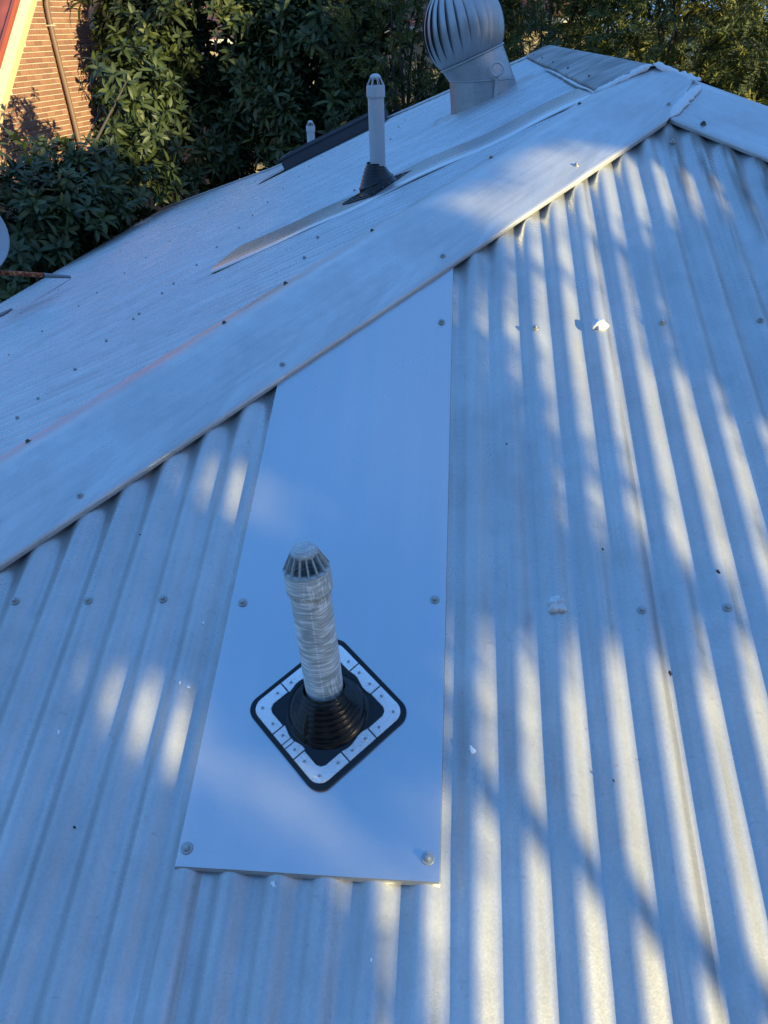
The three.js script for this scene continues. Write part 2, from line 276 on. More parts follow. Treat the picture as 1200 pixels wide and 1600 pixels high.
// beads of old sealant
function bead(pts, r, parent, flat = 0.45, sd = 1) {
  const c = new THREE.CatmullRomCurve3(pts), n = 40;
  const g = grid(8, n, (i, j) => {
    const t = j / n, q = c.getPointAt(t), tg = c.getTangentAt(t), up = faces.A.y, sdv = V(0, 0, 0).crossVectors(tg, up).normalize(), a = -i / 8 * 2 * Math.PI;
    const rad = r * (0.45 + 1.1 * vnoise(t * 14 + sd * 7, i * 0.9, 99, 99, 81)) * Math.min(1, 8 * Math.min(t, 1 - t) + 0.05);
    q.addScaledVector(sdv, Math.cos(a) * rad).addScaledVector(up, Math.sin(a) * rad * flat); return [q.x, q.y, q.z];
  });
  return part('sealant_bead', g, sealMat, parent);
}
const onA = (x, z, n = 0) => V(x, -z * tt, z).addScaledVector(faces.A.y, n);
const onB = (x, z, n = 0) => V(x, x * tt, z).addScaledVector(faces.B.y, n);
bead([onA(0.125, 0.155, 0.015), onA(0.08, 0.22, 0.015), onA(0.03, 0.295, 0.015), onA(-0.002, 0.343, 0.013)].map(inHouse), 0.016, capL, 0.3, 1);
bead([V(-0.01, 0.018, 0.03), V(0.06, -0.012, 0.06), V(0.13, -0.035, 0.14)].map(inHouse), 0.016, capL, 0.5, 2);
bead([onB(-0.005, 0.03, 0.02), onB(-0.08, 0.05, 0.02), onB(-0.16, 0.06, 0.018), onB(-0.2, 0.02, 0.016)].map(inHouse), 0.015, capL, 0.5, 3);
bead([onB(-0.19, 0.02, 0.015), onB(-0.195, -0.6, 0.012), onB(-0.19, -1.4, 0.012), onB(-0.195, -2.2, 0.012)].map(inHouse), 0.006, capT, 0.6, 4);

// walls under the eaves
{
  const bm = new THREE.MeshStandardMaterial({ color: rgb(0.55, 0.52, 0.45), roughness: 0.8, map: rep(sheetTex, 0.6, 0.6) });
  const wm = EA - 0.45, top = -EA * tt - 0.12 - GY, zc = -LR / 2, ln = LR + 2 * wm;
  part('wall', box(0.2, top, ln, -wm, top / 2, zc), bm, house); part('wall', box(0.2, top, ln, wm, top / 2, zc), bm, house);
  part('wall', box(2 * wm - 0.22, top, 0.2, 0, top / 2, wm - 0.1), bm, house); part('wall', box(2 * wm - 0.22, top, 0.2, 0, top / 2, -LR - wm + 0.1), bm, house);
  const fm = new THREE.MeshStandardMaterial({ color: rgb(0.1, 0.1, 0.11), roughness: 0.6 });
  const fy = -EA * tt - GY - 0.085 + 0.09;
  part('fascia', box(0.03, 0.16, LR + 2 * EA - 0.1, -EA + 0.05, fy - 0.02, zc), fm, house); part('fascia', box(0.03, 0.16, LR + 2 * EA - 0.1, EA - 0.05, fy - 0.02, zc), fm, house);
  part('fascia', box(2 * EA - 0.18, 0.16, 0.03, 0, fy - 0.02, EA - 0.05), fm, house); part('fascia', box(2 * EA - 0.18, 0.16, 0.03, 0, fy - 0.02, -LR - EA + 0.05), fm, house);
  part('soffit', box(2 * EA - 0.2, 0.02, LR + 2 * EA - 0.2, 0, fy - 0.09, zc), fm, house);
}

// ------------------------------------------------------------------ flat sheets laid over the flutes
function flatSheet(label, f, a0, a1, topS, botS, n0, origin, mat, lift) {
  const t = thing('flashing_sheet', label, 'metal sheet', [origin.x, origin.y, origin.z]); basis(t, f.x, f.y, f.z);
  const nu = 26, nv = 60, w = a1 - a0;
  const g = grid(nu, nv, (i, j) => {
    const u = clamp((i - 2) / (nu - 4), 0, 1), a = a0 + w * u, s0 = topS(a), jj = clamp(j / (nv - 2), 0, 1), s = s0 + (botS(u) - s0) * jj;
    let n = n0 + 0.0022 * (vnoise(a * 6 + 3, s * 2.3, 99, 99, 91) - 0.5) + 0.0012 * Math.cos((a - f.off) / PITCH * 2 * Math.PI) * 0.35;
    let aa = a, ss = s;
    if (i === 1 || i === nu - 1) { n -= 0.0012; aa += (i === 1 ? -1 : 1) * 0.0015; } if (i === 0 || i === nu) { n -= 0.006; aa += (i === 0 ? -1 : 1) * 0.002; }
    n += lift ? lift(s, u) : 0;
    if (j === nv - 1) { n -= 0.002; ss += 0.003; } if (j === nv) { n -= 0.006 + 0.007 * u; ss += 0.005; }
    return [aa - a0 - w / 2, n, ss - botS(0.5)];
  }, (i, j) => [a0 + w * i / nu + 0.3, topS(a0) + (botS(0.5) - topS(a0)) * j / nv]);
  part('panel', g, mat, t); return t;
}
{
  const f = faces.A, bs = u => 2.452 / ct + 0.004 * u, ac = (-1.09 - 0.676) / 2;
  const t = flatSheet('smooth flat blue-grey metal sheet on the corrugated roof under the rubber pipe boot', f, -1.09, -0.676, a => Math.abs(a) / ct + 0.22, bs, 0.003, onA(ac, 2.452), sheetMat);
  for (const [x, z, k] of [[-1.077, 2.426, 1.2], [-0.694, 2.424, 1.25], [-1.067, 2.005, 1.1], [-0.696, 1.993, 1.1], [-0.701, 1.236, 1.1]]) screw(t, V(x - ac, 0.0035, (z - 2.452) / ct), V(0, 1, 0), screwMat, k);
}
{
  const f = faces.B, ac = -0.235, t = flatSheet('long flat metal strip let into the corrugations behind the hip capping', f, -0.45, -0.02, a => 0.12, u => 1.68 / ct + 0.16 * (u - 0.7) * (u > 0.7 ? 0 : 1) * 0 - 0.05 * Math.abs(u - 0.85), 0.003, onB(-1.68, ac), stripMat, (s, u) => 0.06 * Math.pow(Math.max(0, s - 1.42), 2) + 0.0045 * Math.sin((s - 0.15) * 11.0) * sstep(1.5, 1.2, s) * sstep(0.1, 0.3, s) + 0.003 - 0.006 * Math.pow(Math.abs(2 * u - 1), 6));
}

// ------------------------------------------------------------------ rubber boots
function boot(label, f, centre, half, rad, height, pipeUp, edgeMat) {
  const t = thing('pipe_boot', label, 'pipe boot', [centre.x, centre.y, centre.z]); basis(t, f.x, f.y, f.z);
  const rsq = (h, r) => { const s = new THREE.Shape(); const k = h - r; s.moveTo(-k, -h); s.lineTo(k, -h); s.absarc(k, -k, r, -Math.PI / 2, 0); s.lineTo(h, k); s.absarc(k, k, r, 0, Math.PI / 2); s.lineTo(-k, h); s.absarc(-k, k, r, Math.PI / 2, Math.PI); s.lineTo(-h, -k); s.absarc(-k, -k, r, Math.PI, Math.PI * 1.5); return s; };
  const lay = g => g.rotateX(-Math.PI / 2).rotateY(Math.PI / 4);
  const wob = (g, amp) => { const p = g.attributes.position; for (let i = 0; i < p.count; i++) { const x = p.getX(i), z = p.getZ(i), r = Math.hypot(x, z); p.setY(i, p.getY(i) + amp * (vnoise(x * 30 + 9, z * 30 + 9, 99, 99, 95) - 0.5)); const q = 1 + 0.02 * (vnoise(Math.atan2(z, x) * 4 + 20, 3, 99, 99, 96) - 0.5) * (r > half * 0.5 ? 1 : 0); p.setX(i, x * q); p.setZ(i, z * q); } g.computeVertexNormals(); return g; };
  part('rubber_base', wob(lay(new THREE.ExtrudeGeometry(rsq(half, 0.026), { depth: 0.0035, bevelEnabled: true, bevelThickness: 0.0015, bevelSize: 0.002, bevelSegments: 2, curveSegments: 6 })), 0.002), rubberMat, t);
  // aluminium strip in twelve pieces round the edge
  const ho = half - 0.008, hi = half - 0.029, corner = 0.022, gap = 0.0035, c1 = half * 0.62;
  const strip = pts => { const s = new THREE.Shape(); pts.forEach(([x, y], i) => i ? s.lineTo(x, y) : s.moveTo(x, y)); return lay(new THREE.ExtrudeGeometry(s, { depth: 0.0012, bevelEnabled: true, bevelThickness: 0.0007, bevelSize: 0.0008, bevelSegments: 1 })).translate(0, 0.0052, 0); };
  const rivetGeo = new THREE.SphereGeometry(0.0026, 8, 4, 0, 6.283, 0, 1.57).scale(1, 0.5, 1);
  const rivMat = new THREE.MeshStandardMaterial({ color: rgb(0.3, 0.31, 0.33), roughness: 0.4, metalness: 0.8 });
  const rivets = (m, list) => { for (const [x, y] of list) { const v = V(x, 0.0072, -y).applyAxisAngle(V(0, 1, 0), Math.PI / 4); const q = part('rivet', rivetGeo, rivMat, m); q.position.copy(v); } };
  for (let k = 0; k < 4; k++) {
    const R = ([x, y]) => { const c = Math.cos(k * Math.PI / 2), s = Math.sin(k * Math.PI / 2); return [x * c - y * s, x * s + y * c]; };
    const cs = [[ho, ho - c1], ...Array.from({ length: 7 }, (_, i) => { const a = i / 6 * Math.PI / 2; return [ho - corner + corner * Math.cos(a), ho - corner + corner * Math.sin(a)]; }), [ho - c1, ho], [ho - c1, hi], [hi - 0.012, hi], [hi - 0.004, hi - 0.004], [hi, hi - 0.012], [hi, ho - c1]];
    const m = part('edge_strip', strip(cs.map(R)), edgeMat, t); const mid = (ho + hi) / 2;
    rivets(m, [[mid, ho - c1 + 0.014], [mid - 0.004, mid - 0.004], [ho - c1 + 0.014, mid]].map(R));
    const e = ho - c1 - gap, dips = [0.002, -0.002, 0.003];
    for (const [y0, y1] of k === 2 ? [[-e, -0.005], [-0.002, 0.004], [0.007, e]] : [[-e, e]]) {
      const n = 6, outer = [], inner = [];
      for (let i = 0; i <= n; i++) { const y = y0 + (y1 - y0) * i / n; outer.push([ho, y]); inner.push([hi + 0.003 * Math.sin((y / e) * 3 + k), y]); }
      const s = part('edge_strip', strip([...outer, ...inner.reverse()].map(R)), edgeMat, t);
      if (y1 - y0 > 0.02) rivets(s, (y1 - y0 > 0.05 ? [[mid, y0 * 0.5 + y1 * 0.0], [mid, y1 * 0.55]] : [[mid, (y0 + y1) / 2]]).map(R));
    }
  }
  // stepped cone that turns from the roof to the upright of the pipe
  const up = pipeUp.clone().applyQuaternion(t.quaternion.clone().invert()), N = V(0, 1, 0), prof = [];
  const steps = 7, r0 = half * 0.66;
  prof.push([r0 + 0.006, 0.0035], [r0, 0.007], [r0 * 0.93, height * 0.22]);
  for (let k = 0; k <= steps; k++) { const q = k / steps, r = r0 * 0.90 + (rad - r0 * 0.90) * Math.pow(q, 0.8), h = height * (0.26 + 0.74 * q); prof.push([r + 0.0026, h - 0.001], [r + 0.0022, h + height * 0.035]); if (k < steps) prof.push([r - 0.0012, h + height * 0.045]); }
  const cone = grid(40, prof.length - 1, (i, j) => {
    const [r, h] = prof[j], k = sstep(0.1, 0.95, h / height), ax = N.clone().lerp(up, k).normalize(), e1 = V(1, 0, 0).addScaledVector(ax, -ax.x).normalize(), e2 = V(0, 0, 0).crossVectors(e1, ax);
    const c = N.clone().multiplyScalar(Math.min(h, height * 0.25)).addScaledVector(up, Math.max(0, h - height * 0.25)), a = -i / 40 * 2 * Math.PI;
    c.addScaledVector(e1, Math.cos(a) * r).addScaledVector(e2, Math.sin(a) * r); return [c.x, c.y, c.z];
  });
  part('rubber_cone', cone, rubberMat, t);
  const q = a => { const s = Math.sin(a), c = Math.cos(a); return (r, h) => V(r * c, h, r * s); }, at = q(2.05);
  part('seam_strip', tube([at(r0 * 1.0, 0.006), at(r0 * 0.98, height * 0.3), at(rad + 0.026, height * 0.62), at(rad + 0.014, height * 0.9)].map(v => v.add(V(0, 0, 0).addScaledVector(up.clone().sub(N), v.y))), 0.0045, 0.004, 10, 6), rubberMat, t);
  return t;
}
const plumb = V(0, 1, 0), c1 = onA(-0.876, 2.206, 0.003), lean2 = V(0.03, 1, 0.02).normalize();
boot('black rubber boot with a bright aluminium edge on the smooth flat sheet', faces.A, c1, 0.104, 0.0335, 0.062, plumb, aluMat);
const c2 = onB(-1.0, -0.235, 0.004);
boot('black rubber boot round the white pipe on the far side of the hip', faces.B, c2, 0.122, 0.033, 0.095, lean2, rubberMat);

// ------------------------------------------------------------------ vent pipes
function ventPipe(label, base, up, r, h, mats, slots, rot = 0.4) {
  const t = thing('vent_pipe', label, 'vent pipe', [base.x, base.y, base.z]); t.quaternion.setFromUnitVectors(V(0, 1, 0), up); t.rotateY(rot);
  const cr = r * 1.13, hc = h - r * 2.55, hs = h - r * 1.25, htop = h - r * 0.42, rt = r * 0.62;
  const wall = grid(28, 14, (i, j) => { const a = -i / 28 * 6.28319, q = 1 + (mats.rough || 0) * (vnoise(i * 0.7, j * 0.8, 28 * 0.7, 99, 97) - 0.5); return [Math.cos(a) * r * q, j / 14 * (hc + 0.004), Math.sin(a) * r * q]; });
  part('pipe', wall, mats.pipe, t);
  const cowl = part('cowl', new THREE.LatheGeometry([[r * 0.99, hc - 0.002], [cr, hc], [cr * 1.015, hc + r * 0.25], [cr, hs - 0.003], [cr * 0.97, hs], [r * 0.86, hs + 0.001], [r * 0.84, hs - 0.012]].map(([x, y]) => new THREE.Vector2(x, y)), 28), mats.cowl, t);
  part('cowl_cap', new THREE.LatheGeometry([[rt * 0.86, htop - 0.006], [rt * 1.1, htop - 0.001], [rt * 1.04, htop + r * 0.12], [rt * 0.8, htop + r * 0.3], [rt * 0.45, htop + r * 0.4], [0.0004, htop + r * 0.42]].map(([x, y]) => new THREE.Vector2(x, y)), 24), mats.cowl, cowl);
  for (let k = 0; k < slots; k++) {
    const a = k / slots * 6.28319, lo = V(Math.cos(a) * (cr * 0.93), hs, Math.sin(a) * (cr * 0.93)), hi = V(Math.cos(a) * rt * 1.0, htop, Math.sin(a) * rt * 1.0);
    const m = part('cowl_rib', box(r * 0.085, lo.distanceTo(hi) + 0.004, r * 0.14), mats.cowl, cowl); m.position.copy(lo).lerp(hi, 0.5);
    const y = hi.clone().sub(lo).normalize(), x = V(-Math.sin(a), 0, Math.cos(a)); basis(m, x, y, V(0, 0, 0).crossVectors(x, y));
  }
  return t;
}
ventPipe('stubby vent pipe brushed with silvery white paint, rising from the flat sheet', c1.clone().addScaledVector(plumb, 0.03), V(-0.02, 1, -0.01).normalize(), 0.0325, 0.318, { pipe: strokeMat, cowl: strokeMat, rough: 0.05 }, 15);
ventPipe('tall clean white plastic vent pipe standing on the far side of the hip', c2.clone().addScaledVector(lean2, 0.05), lean2, 0.0315, 0.36, { pipe: pvcMat, cowl: pvcMat }, 8);
{
  const b = onB(-2.36, -6.1, -0.02);
  ventPipe('small pale vent pipe poking up behind the dark skylight', b, V(0.06, 1, 0).normalize(), 0.043, 0.34, { pipe: pvcMat, cowl: pvcMat }, 8);
}

// ------------------------------------------------------------------ lumps of sealant over old screw holes
function blob(label, p, r, sd) {
  const g = new THREE.IcosahedronGeometry(1, 5), a = g.attributes.position;
  for (let i = 0; i < a.count; i++) {
    const x = a.getX(i), y = a.getY(i), z = a.getZ(i), an = Math.atan2(z, x) * 1.9 + 9;
    const edge = 0.62 + 0.55 * vnoise(an * 1.3, 1, 999, 999, sd) + 0.25 * vnoise(an * 3.1, 2, 999, 999, sd + 1), lump = 0.5 + 0.9 * vnoise(x * 2.4 + 7, z * 2.4 + 7, 99, 99, sd + 2) + 0.5 * vnoise(x * 7 + 7, z * 7 + 7, 99, 99, sd + 3);
    a.setXYZ(i, x * r * edge, Math.max(-0.006, y * 0.0105 * lump), z * r * edge);
  }
  const gg = mergeVertices(plain(g)); gg.computeVertexNormals();
  const m = part(numbered('sealant_lump'), gg, sealMat, scene); m.position.copy(p); basis(m, faces.A.x, faces.A.y, faces.A.z); m.userData = { label, category: 'sealant' };
}
blob('domed lump of white sealant on a crest in the upper row of screws', onA(-0.468 + 2 * PITCH, 1.2585, 0.001), 0.0185, 101);
blob('flat ragged lump of white sealant on a crest level with the vent cowl', onA(-0.468, 2.0, 0.001), 0.0175, 131);

// ------------------------------------------------------------------ turbine ventilator
{
  const f = faces.B, b = onB(-0.56, -2.12), t = thing('turbine_vent', 'round spinning roof ventilator with curved vanes on a tilted metal throat', 'roof ventilator', [b.x, b.y, b.z]);
  const m1 = new THREE.MeshPhysicalMaterial({ color: rgb(0.5, 0.51, 0.52), roughness: 0.42, metalness: 0.55, map: rep(metalTex, 1.5, 1.5) });
  const bladeMat = new THREE.MeshPhysicalMaterial({ color: rgb(0.5, 0.515, 0.53), roughness: 0.4, metalness: 0.55, map: rep(metalTex, 2, 2), side: THREE.DoubleSide });
  const r0 = 0.192, tilt = 0.34, ax = V(-Math.sin(tilt), Math.cos(tilt), 0), seamY = 0.125, rim = V(-0.055, 0.222, 0);
  // lower throat, cut to the slope of the roof
  const ring = (r, c, ux, uz, a) => c.clone().addScaledVector(ux, Math.cos(a) * r).addScaledVector(uz, Math.sin(a) * r);
  const lower = grid(40, 6, (i, j) => { const a = -i / 40 * 6.28319, lo = ring(r0 * 1.03, V(0.02, 0, 0), V(1, tt, 0), V(0, 0, 1), a).add(V(0, -0.03, 0)), hi = ring(r0 * 0.985, V(0, seamY, 0), V(1, 0, 0), V(0, 0, 1), a), q = lo.lerp(hi, j / 6); return [q.x, q.y, q.z]; });
  const throat = part('throat', lower, m1, t);
  const upper = grid(40, 5, (i, j) => { const a = -i / 40 * 6.28319, lo = ring(r0 * 1.0, V(0, seamY - 0.012, 0), V(1, 0, 0), V(0, 0, 1), a), hi = ring(r0 * 0.97, rim, V(Math.cos(tilt), Math.sin(tilt), 0), V(0, 0, 1), a), q = lo.lerp(hi, j / 5); return [q.x, q.y, q.z]; });
  part('tilted_collar', upper, m1, t);
  const band = new THREE.TorusGeometry(r0 * 0.998, 0.004, 8, 48).rotateX(Math.PI / 2).translate(0, seamY - 0.012, 0); part('seam_band', band, m1, throat);
  const flash = grid(24, 4, (i, j) => { const x = -0.3 + 0.62 * i / 24, z = -0.27 + 0.54 * j / 4; return [x, x * tt + 0.004 - (i === 0 || i === 24 || j === 0 || j === 4 ? 0.009 : 0) + 0.001 * (vnoise(x * 9 + 9, z * 9 + 9, 99, 99, 141) - 0.5), z]; }); part('base_flashing', flash, capMat, t);
  const head = new THREE.Group(); head.name = 'head'; t.add(head); head.position.copy(rim); head.rotation.z = tilt;
  const HR = 0.238, cy = 0.158, nb = 24;
  part('rim_ring', new THREE.TorusGeometry(0.19, 0.006, 8, 48).rotateX(Math.PI / 2).translate(0, 0.005, 0), m1, head);
  const bladeGeo = grid(6, 18, (i, j) => {
    const u = i / 6, th = 0.32 + (2.36 - 0.32) * j / 18, a = -(u - 0.5) * (6.28319 / nb) * 1.3 + 0.22 * (j / 18 - 0.5), k = 1 - 0.13 * Math.pow(1 - u, 1.3) * Math.sin(Math.min(1, j / 16) * Math.PI) - 0.018 * Math.pow(2 * u - 1, 2);
    const r = HR * k; return [r * Math.sin(th) * Math.cos(a), cy + HR * Math.cos(th) * (0.98 + 0.02 * k), r * Math.sin(th) * Math.sin(a)];
  });
  for (let k = 0; k < nb; k++) { const m = part('vane', bladeGeo, bladeMat, head); m.rotation.y = k / nb * 6.28319; }
  part('top_plate', new THREE.LatheGeometry([[0.0005, cy + HR * 1.0], [0.045, cy + HR * 0.995], [0.085, cy + HR * 0.94], [0.09, cy + HR * 0.915]].map(([x, y]) => new THREE.Vector2(x, y)), 32), m1, head);
  part('spindle', new THREE.CylinderGeometry(0.012, 0.012, cy + HR, 10).translate(0, (cy + HR) / 2, 0), screwOld, head);
  // hold-down strap with an eye
  const sx = 0.045, sz = 0.2;
  const strap = part('strap', merge([box(0.02, 0.17, 0.003, sx + 0.03, 0.065, sz), box(0.022, 0.02, 0.012, sx + 0.03, 0.04, sz), new THREE.TorusGeometry(0.033, 0.0065, 8, 28).translate(sx + 0.024, 0.175, sz + 0.012)]), capMat, t); strap.rotation.z = -0.08;
}

// ------------------------------------------------------------------ skylight
{
  const b = onB(-1.93, -5.3), t = thing('skylight', 'low dark grey framed skylight lying on the long roof face', 'skylight', [b.x, b.y, b.z]); const f = faces.B; basis(t, f.x, f.y, f.z);
  const dk = new THREE.MeshStandardMaterial({ color: rgb(0.045, 0.05, 0.06), roughness: 0.55, map: rep(metalTex, 1, 1) }), gl = new THREE.MeshPhysicalMaterial({ color: rgb(0.09, 0.1, 0.11), roughness: 0.25 });
  part('kerb', new RoundedBoxGeometry(0.56, 0.1, 1.08, 2, 0.008).translate(0, 0.05, 0), dk, t);
  part('frame', merge([box(0.58, 0.02, 0.05, 0, 0.111, 0.525), box(0.58, 0.02, 0.05, 0, 0.111, -0.525), box(0.05, 0.02, 0.998, 0.265, 0.111, 0), box(0.05, 0.02, 0.998, -0.265, 0.111, 0)]), dk, t);
  part('pane', box(0.478, 0.008, 0.996, 0, 0.106, 0), gl, t);
  const fl = part('lower_flashing', grid(4, 6, (i, j) => [-0.3 + 0.6 * i / 4, 0.004 + 0.01 * (1 - j / 6), 0.54 + 0.32 * j / 6]), capMat, t);
}

// ------------------------------------------------------------------ satellite dish at the eave
const yB = x => { const s = -x / ct; return x * tt + bell(s) / ct; };
{
  const F = V(-4.62, yB(-4.62), -2.95), t = thing('satellite_dish', 'pale grey satellite dish on a short mast with a rusty stay rod', 'satellite dish', [F.x, F.y, F.z]);
  const grey = new THREE.MeshPhysicalMaterial({ color: rgb(0.42, 0.43, 0.45), roughness: 0.5, map: rep(sheetTex, 1, 1) });
  const rust = new THREE.MeshStandardMaterial({ color: rgb(1, 1, 1), roughness: 0.85, map: tex(256, 256, true, (u, v) => { const a = vnoise(u * 6, v * 40, 6, 40, 151), b = vnoise(u * 14, v * 90, 14, 90, 152), k = a * 0.7 + b * 0.3; return k < 0.42 ? [0.36, 0.14, 0.08] : k < 0.62 ? [0.62, 0.28, 0.12] : [0.74, 0.5, 0.33]; }) });
  const galv = new THREE.MeshStandardMaterial({ color: rgb(0.22, 0.23, 0.24), roughness: 0.6, metalness: 0.4 });
  part('mast', tube([V(0, 0, 0), V(0, 0.3, 0), V(0, 0.62, 0)], 0.02, 0.02, 4, 12), galv, t);
  const foot = part('foot_plate', merge([new RoundedBoxGeometry(0.34, 0.014, 0.16, 1, 0.003).translate(0, 0.008, 0), box(0.05, 0.06, 0.05, 0, 0.03, 0), box(0.2, 0.02, 0.012, 0.02, 0.022, 0.05)]), galv, t); foot.rotation.z = 0.33; 
  const a = V(-4.21, yB(-4.21) + 0.012, -3.66).sub(F), b = V(0, 0.40, 0);
  const d = b.clone().sub(a);
  part('stay_rod', tube([a.clone().addScaledVector(d, 0.3), a.clone().addScaledVector(d, 0.6), b], 0.021, 0.021, 8, 10), rust, t);
  part('rod_end', tube([a, a.clone().addScaledVector(d, 0.15), a.clone().addScaledVector(d, 0.31)], 0.013, 0.022, 4, 10), galv, t);
  const dish = part('dish', new THREE.LatheGeometry([[0.002, 0], [0.1, 0.008], [0.2, 0.032], [0.29, 0.068], [0.318, 0.082], [0.326, 0.078], [0.322, 0.07], [0.2, 0.026], [0.1, 0.002], [0.002, -0.006]].map(([x, y]) => new THREE.Vector2(x, y)), 48), grey, t);
  dish.position.set(0.0, 0.66, 0.03); dish.quaternion.setFromUnitVectors(V(0, 1, 0), V(0.55, 0.42, 0.72).normalize());
  part('receiver_arm', tube([V(0.03, 0.42, 0.1), V(0.2, 0.5, 0.35), V(0.28, 0.62, 0.42)], 0.011, 0.01, 6, 8), grey, t);
}

// ------------------------------------------------------------------ neighbouring brick house
{
  const W0 = V(-8.286, GY, -11.996), t = thing('brick_house', 'orange brick gable house with cream bargeboards beyond the leafy trees', 'house', [W0.x, W0.y, W0.z]); t.rotation.y = Math.atan2(0.991, 0.132);
  const Y = y => y - GY, half = 6.6, xc = 2.9, apex = 3.27, sl = 0.951, eave = apex - half * sl;
  const mortar = new THREE.MeshStandardMaterial({ color: rgb(0.66, 0.61, 0.52), roughness: 0.95, map: rep(metalTex, 1, 1) });
  const shp = new THREE.Shape(); shp.moveTo(xc - half, 0); shp.lineTo(xc + half, 0); shp.lineTo(xc + half, Y(eave)); shp.lineTo(xc, Y(apex)); shp.lineTo(xc - half, Y(eave));
  const wall = part('wall', new THREE.ExtrudeGeometry(shp, { depth: 0.2, bevelEnabled: false }).translate(0, 0, -0.2), mortar, t);
  const bt = tex(256, 256, true, (u, v) => { const a = vnoise(u * 60, v * 60, 60, 60, 161), b = vnoise(u * 9, v * 9, 9, 9, 162); const c = 0.86 + 0.2 * (a - 0.5) + 0.14 * (b - 0.5); return [c, c, c]; });
  const bms = [[0.34, 0.165, 0.105], [0.37, 0.18, 0.115], [0.31, 0.15, 0.095], [0.39, 0.2, 0.13], [0.29, 0.14, 0.095]].map(c => new THREE.MeshStandardMaterial({ color: rgb(...c), roughness: 0.9, map: bt }));
  const bg = [0, 1].map(k => new RoundedBoxGeometry(0.227, 0.071, 0.03, 1, 0.004)), half2 = new RoundedBoxGeometry(0.112, 0.0755, 0.03, 1, 0.004);
  const all = [], rest = bms.map(() => []);
  for (let r = 0; r < 92; r++) for (let c = 0; c < 58; c++) {
    const y = GY + 0.05 + r * 0.0857, x = xc - half + 0.12 + c * 0.239 + (r % 2 ? 0.1195 : 0);
    if (y > 1.9 || y < -3.6 || x > 9 || x < -3.4) continue;
    const lim = apex - Math.abs(x - xc) * sl - 0.06; if (y > lim) continue;
    all.push({ x, y, d: Math.hypot((x - 0.5) * 0.75, y + 0.05), v: Math.floor(hash(r, c, 171) * 5), o: (hash(c, r, 172) - 0.5) * 0.005 });
  }
  all.sort((a, b) => a.d - b.d);
  all.forEach((b, i) => {
    if (i < 300) { const m = part('brick', bg[0], bms[b.v], wall); m.position.set(b.x, Y(b.y), b.o); }
    else rest[b.v].push(box(0.227, 0.071, 0.03, b.x, Y(b.y), b.o));
  });
  rest.forEach((l, k) => { if (l.length) part('brickwork', merge(l), bms[k], wall, 'stuff'); });
  const cream = new THREE.MeshStandardMaterial({ color: rgb(0.72, 0.66, 0.5), roughness: 0.6, map: rep(sheetTex, 1, 1) }), yel = new THREE.MeshStandardMaterial({ color: rgb(0.66, 0.52, 0.3), roughness: 0.65, map: rep(sheetTex, 1, 1) });
  const red = new THREE.MeshStandardMaterial({ color: rgb(0.40, 0.09, 0.055), roughness: 0.7, map: bt });
  const ang = Math.atan(sl), len = half / Math.cos(ang) + 0.5;
  for (const s of [-1, 1]) {
    const mk = (name, w, d, off, z, mat) => { const m = part(name, box(len, w, d), mat, t); m.rotation.z = -s * ang; const cx = xc + s * half / 2 * 1.0, cyy = Y((apex + eave) / 2); m.position.set(cx + s * Math.sin(ang) * off, cyy + Math.cos(ang) * off, z); return m; };
    mk('bargeboard', 0.27, 0.04, 0.325, 0.16, cream); mk('barge_trim', 0.18, 0.1, 0.095, 0.065, yel);
    const rf = mk('roof', 0.06, 7.3, 0.50, -3.46, red);
    mk('roof_edge', 0.1, 0.06, 0.512, 0.215, red);
  }
  const brown = new THREE.MeshStandardMaterial({ color: rgb(0.16, 0.1, 0.07), roughness: 0.6 });
  const dp = part('downpipe', tube([V(0.79, Y(-3.4), 0.09), V(0.79, Y(-1), 0.09), V(0.79, Y(0.98), 0.09), V(0.83, Y(1.1), 0.12), V(0.83, Y(1.6), 0.12)], 0.045, 0.045, 30, 10), brown, t);
  part('bracket', merge([box(0.13, 0.02, 0.12, 0.79, Y(0.62), 0.06)]), cream, dp);
  // window hood with curved brackets
  const hd = part('window_hood', box(1.5, 0.06, 0.62, 2.95, Y(1.13), 0.32), red, t); hd.rotation.x = 0.0;
  for (const [x, m] of [[2.24, cream], [3.3, brown]]) part('bracket', tube([V(x, Y(0.55), 0.03), V(x, Y(0.85), 0.1), V(x, Y(1.02), 0.3), V(x, Y(1.08), 0.55)], 0.075, 0.05, 12, 10), m, hd);
  const bw = new THREE.MeshStandardMaterial({ color: rgb(0.42, 0.19, 0.11), roughness: 0.9, map: bt });
  part('rear_wall', box(0.2, Y(eave), 6, xc - half + 0.1, Y(eave) / 2, -3.21), bw, t); part('rear_wall', box(0.2, Y(eave), 6, xc + half - 0.1, Y(eave) / 2, -3.21), bw, t); 
}

